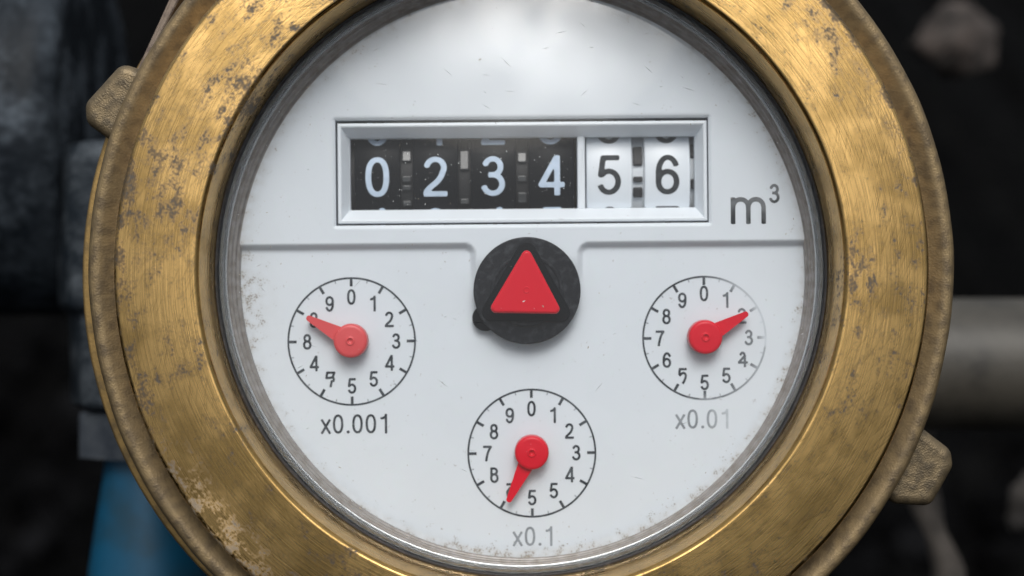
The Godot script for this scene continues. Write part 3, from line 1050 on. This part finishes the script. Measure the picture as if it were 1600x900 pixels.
func pipes() -> void:
	var across := Basis(Vector3(0, 1, 0), Vector3(0, 0, 1), Vector3(1, 0, 0))
	var up := Basis(Vector3(0, 0, 1), Vector3(1, 0, 0), Vector3(0, 1, 0))
	var o := thing("black_pipe", "wide black plastic pipe with a blunt end, above the dark pipe union", "pipe")
	o.transform = local_xf(Vector3(-83.8, 28.0, -72.0), across)
	var m := Mesher.new()
	m.lathe(filleted([Vector2(0.01, -170.0), Vector2(36.0, -170.0), Vector2(36.0, -3.0), Vector2(33.0, 0.0), Vector2(0.01, 0.0)].map(func(p): return p), [0, 1.0, 3.0, 2.0, 0], 4), 96, Transform3D(Basis(), Vector3.ZERO))
	part("pipe_wall", m, M.pipe_black, o)
	m = Mesher.new()
	m.lathe(filleted([Vector2(35.9, -62.0), Vector2(39.0, -61.0), Vector2(39.0, -40.0), Vector2(35.9, -39.0)], [0, 0.8, 0.8, 0], 3), 96)
	part("pipe_band", m, M.pipe_black, o)

	o = thing("pipe_union", "stepped dark union with a flat-sided nut at the left of the meter", "pipe union")
	o.transform = local_xf(Vector3(-68.0, 0.0, -50.0), up)
	m = Mesher.new()
	m.lathe(filleted([Vector2(0.01, 24.0), Vector2(15.6, 24.0), Vector2(17.4, 21.0), Vector2(17.4, -6.0), Vector2(15.5, -7.5), Vector2(15.0, -24.5), Vector2(0.01, -24.5)].map(func(p): return p), [0, 1.5, 1.5, 1.2, 1.0, 1.5, 0], 4), 10, Transform3D(Basis(Vector3.BACK, 0.2), Vector3.ZERO).scaled_local(Vector3(1, 1, 1)), PI / 2, PI / 2 + TAU, 30.0)
	flip(m)
	part("union_body", m, M.union, o)
	m = Mesher.new()
	m.prism(round_poly(Array(circle(Vector2.ZERO, 14.2, 6)), 0.8, 3), -33.5, -25.0, 1.0, 3)
	part("clamp_nut", m, M.nut, o)

	o = thing("blue_pipe", "blue plastic pipe running down from the dark union at lower left", "pipe")
	o.transform = local_xf(Vector3(-68.0, -33.0, -50.0), up)
	m = Mesher.new()
	m.lathe([Vector2(14.0, -110.0), Vector2(13.2, -45.0), Vector2(12.0, -22.0), Vector2(9.6, -6.0), Vector2(8.6, 1.0), Vector2(7.0, 1.5)], 64)
	flip(m)
	part("pipe_wall", m, M.pipe_blue, o)

	o = thing("grey_pipe", "grey pipe leaving the right side of the meter", "pipe")
	o.transform = local_xf(Vector3(20.0, -17.5, -66.0), across)
	m = Mesher.new()
	m.lathe([Vector2(0.01, 0.0), Vector2(12.9, 0.2), Vector2(12.9, 220.0), Vector2(0.01, 220.5)], 72)
	flip(m)
	part("pipe_wall", m, M.pipe_grey, o)

func flip(m: Mesher, normals_too := true) -> void:         # turn the faces of a mesh the other way round
	for i in range(0, m.idx.size(), 3):
		var k := m.idx[i + 1]
		m.idx[i + 1] = m.idx[i + 2]
		m.idx[i + 2] = k
	if normals_too:
		for i in m.n.size():
			m.n[i] = -m.n[i]



func rock(m: Mesher, size: Vector3, seed_: int, lump: float) -> void:
	var s := SphereMesh.new()
	s.radius = 1.0
	s.height = 2.0
	s.radial_segments = 28
	s.rings = 16
	var a := s.get_mesh_arrays()
	var nz := FastNoiseLite.new()
	nz.seed = seed_
	nz.frequency = 0.8
	nz.fractal_octaves = 3
	var base := m.v.size()
	for p in a[Mesh.ARRAY_VERTEX]:
		var q: Vector3 = p
		# a few flat breaks make it a stone and not a ball
		for f in 6:
			var d := Vector3(sin(seed_ * 1.7 + f * 2.1), cos(seed_ * 0.9 + f * 1.3), sin(f * 3.7 + seed_)).normalized()
			var over := q.dot(d) - 0.72
			if over > 0:
				q -= d * over * 0.85
		q *= 1.0 + lump * nz.get_noise_3dv(p * 1.6)
		m.add(q * size, p)
	var idx: PackedInt32Array = a[Mesh.ARRAY_INDEX]
	for i in idx:
		m.idx.append(base + i)
	for i in range(base, m.n.size()):
		m.n[i] = Vector3.ZERO
	for i in range(m.idx.size() - idx.size(), m.idx.size(), 3):
		var p := m.v[m.idx[i]]
		var nn := (m.v[m.idx[i + 2]] - p).cross(m.v[m.idx[i + 1]] - p)
		for k in 3:
			m.n[m.idx[i + k]] += nn
	for i in range(base, m.n.size()):
		m.n[i] = m.n[i].normalized()


func stones() -> void:
	for d in [[Vector3(112.0, 60.0, -165.0), Vector3(12.5, 9.5, 9.0), "pale broken stone on the dark soil beyond the meter's upper right", 4, 0.4],
			[Vector3(120.0, -52.0, -120.0), Vector3(11.0, 9.0, 8.0), "dull grey stone under the grey pipe at lower right", 9, 1.2]]:
		var o := thing("stone", d[2], "stone")
		o.transform = local_xf(d[0], Basis(Vector3(0.3, 1, 0.2).normalized(), d[4]))
		var m := Mesher.new()
		rock(m, d[1], d[3], 0.35)
		part("rock", m, M.stone if d[3] == 4 else M.twig, o)
	# a crooked root that hangs below the lower lug
	var root := thing("dry_root", "crooked dry root hanging behind the lower right lug", "root")
	root.transform = local_xf(Vector3(80.0, -42.0, -85.0))
	var m := Mesher.new()
	var pts := [Vector3(3, 14, 0), Vector3(2, 4, 0), Vector3(4, -6, 2), Vector3(8, -18, 4), Vector3(9, -34, 2), Vector3(15, -55, 0)]
	var prev := -1
	for i in 26:
		var t := float(i) / 25 * (pts.size() - 1)
		var k := mini(int(t), pts.size() - 2)
		var p: Vector3 = pts[k].lerp(pts[k + 1], t - k)
		var base := m.v.size()
		for j in 12:
			var a := TAU * j / 12
			var r := 3.2 + 0.6 * sin(i * 0.9 + j) - 0.02 * i
			m.add(p + Vector3(cos(a) * r, 0, sin(a) * r), Vector3(cos(a), 0, sin(a)))
		if prev >= 0:
			for j in 12:
				var l := (j + 1) % 12
				m.tri(base + j, prev + l, prev + j)
				m.tri(base + j, base + l, prev + l)
		prev = base
	flip(m, false)
	part("stem", m, M.twig, root)


func soil() -> void:
	var m := Mesher.new()
	var nz := FastNoiseLite.new()
	nz.seed = 8
	nz.frequency = 18.0
	nz.fractal_octaves = 4
	var lines := []
	var x := -0.5
	while x <= 0.501:
		lines.append(x)
		x += 0.01
	for far in [0.8, 1.5, 3.0, 8.0, 30.0]:
		lines.append(far)
		lines.push_front(-far)
	var m_ := lines.size()
	for j in m_:
		for i in m_:
			var px: float = lines[i]
			var pz: float = lines[j]
			m.add(Vector3(px, 0.022 * nz.get_noise_2d(px, pz), pz) * 1000.0, Vector3.UP, Vector2(px, pz))
	for j in m_ - 1:
		for i in m_ - 1:
			var a := j * m_ + i
			m.tri(a, a + m_, a + m_ + 1)
			m.tri(a, a + m_ + 1, a + 1)
	for i in range(0, m.v.size()):
		var px := m.v[i].x * MM
		var pz := m.v[i].z * MM
		var e := 0.004
		m.n[i] = Vector3(-(nz.get_noise_2d(px + e, pz) - nz.get_noise_2d(px - e, pz)) * 0.022 / (2 * e), 1, -(nz.get_noise_2d(px, pz + e) - nz.get_noise_2d(px, pz - e)) * 0.022 / (2 * e)).normalized()
	var g := part("ground", m, M.soil, self)
	g.set_meta("kind", "structure")
	g.set_meta("label", "dark damp soil behind the meter")
	# loose crumbs of soil and gravel
	var grit := MultiMesh.new()
	grit.transform_format = MultiMesh.TRANSFORM_3D
	grit.use_colors = true
	var gm := Mesher.new()
	rock(gm, Vector3.ONE, 3, 0.4)
	grit.mesh = gm.commit(1.0)
	grit.instance_count = 2200
	for i in 2200:
		var p := Vector3(rng.randf_range(-0.32, 0.32), 0, rng.randf_range(-0.45, 0.12))
		p.y = 0.022 * nz.get_noise_2d(p.x, p.z) + 0.002
		var s := rng.randf_range(0.003, 0.009) * (1.5 if rng.randf() < 0.1 else 1.0)
		var b := Basis(Vector3(rng.randf() - 0.5, rng.randf() - 0.5, rng.randf() - 0.5).normalized(), rng.randf() * TAU).scaled(Vector3(s, s * 0.8, s * 1.1))
		grit.set_instance_transform(i, Transform3D(b, p))
		var k := rng.randf_range(0.3, 1.0) * (2.2 if rng.randf() < 0.12 else 1.0)
		grit.set_instance_color(i, Color(0.0042, 0.0042, 0.0046) * k)
	var gi := MultiMeshInstance3D.new()
	gi.name = "gravel"
	gi.multimesh = grit
	gi.material_override = M.dust_dark
	gi.set_meta("kind", "stuff")
	gi.set_meta("label", "dark gravel and crumbs of soil on the ground")
	gi.set_meta("category", "gravel")
	add_child(gi)
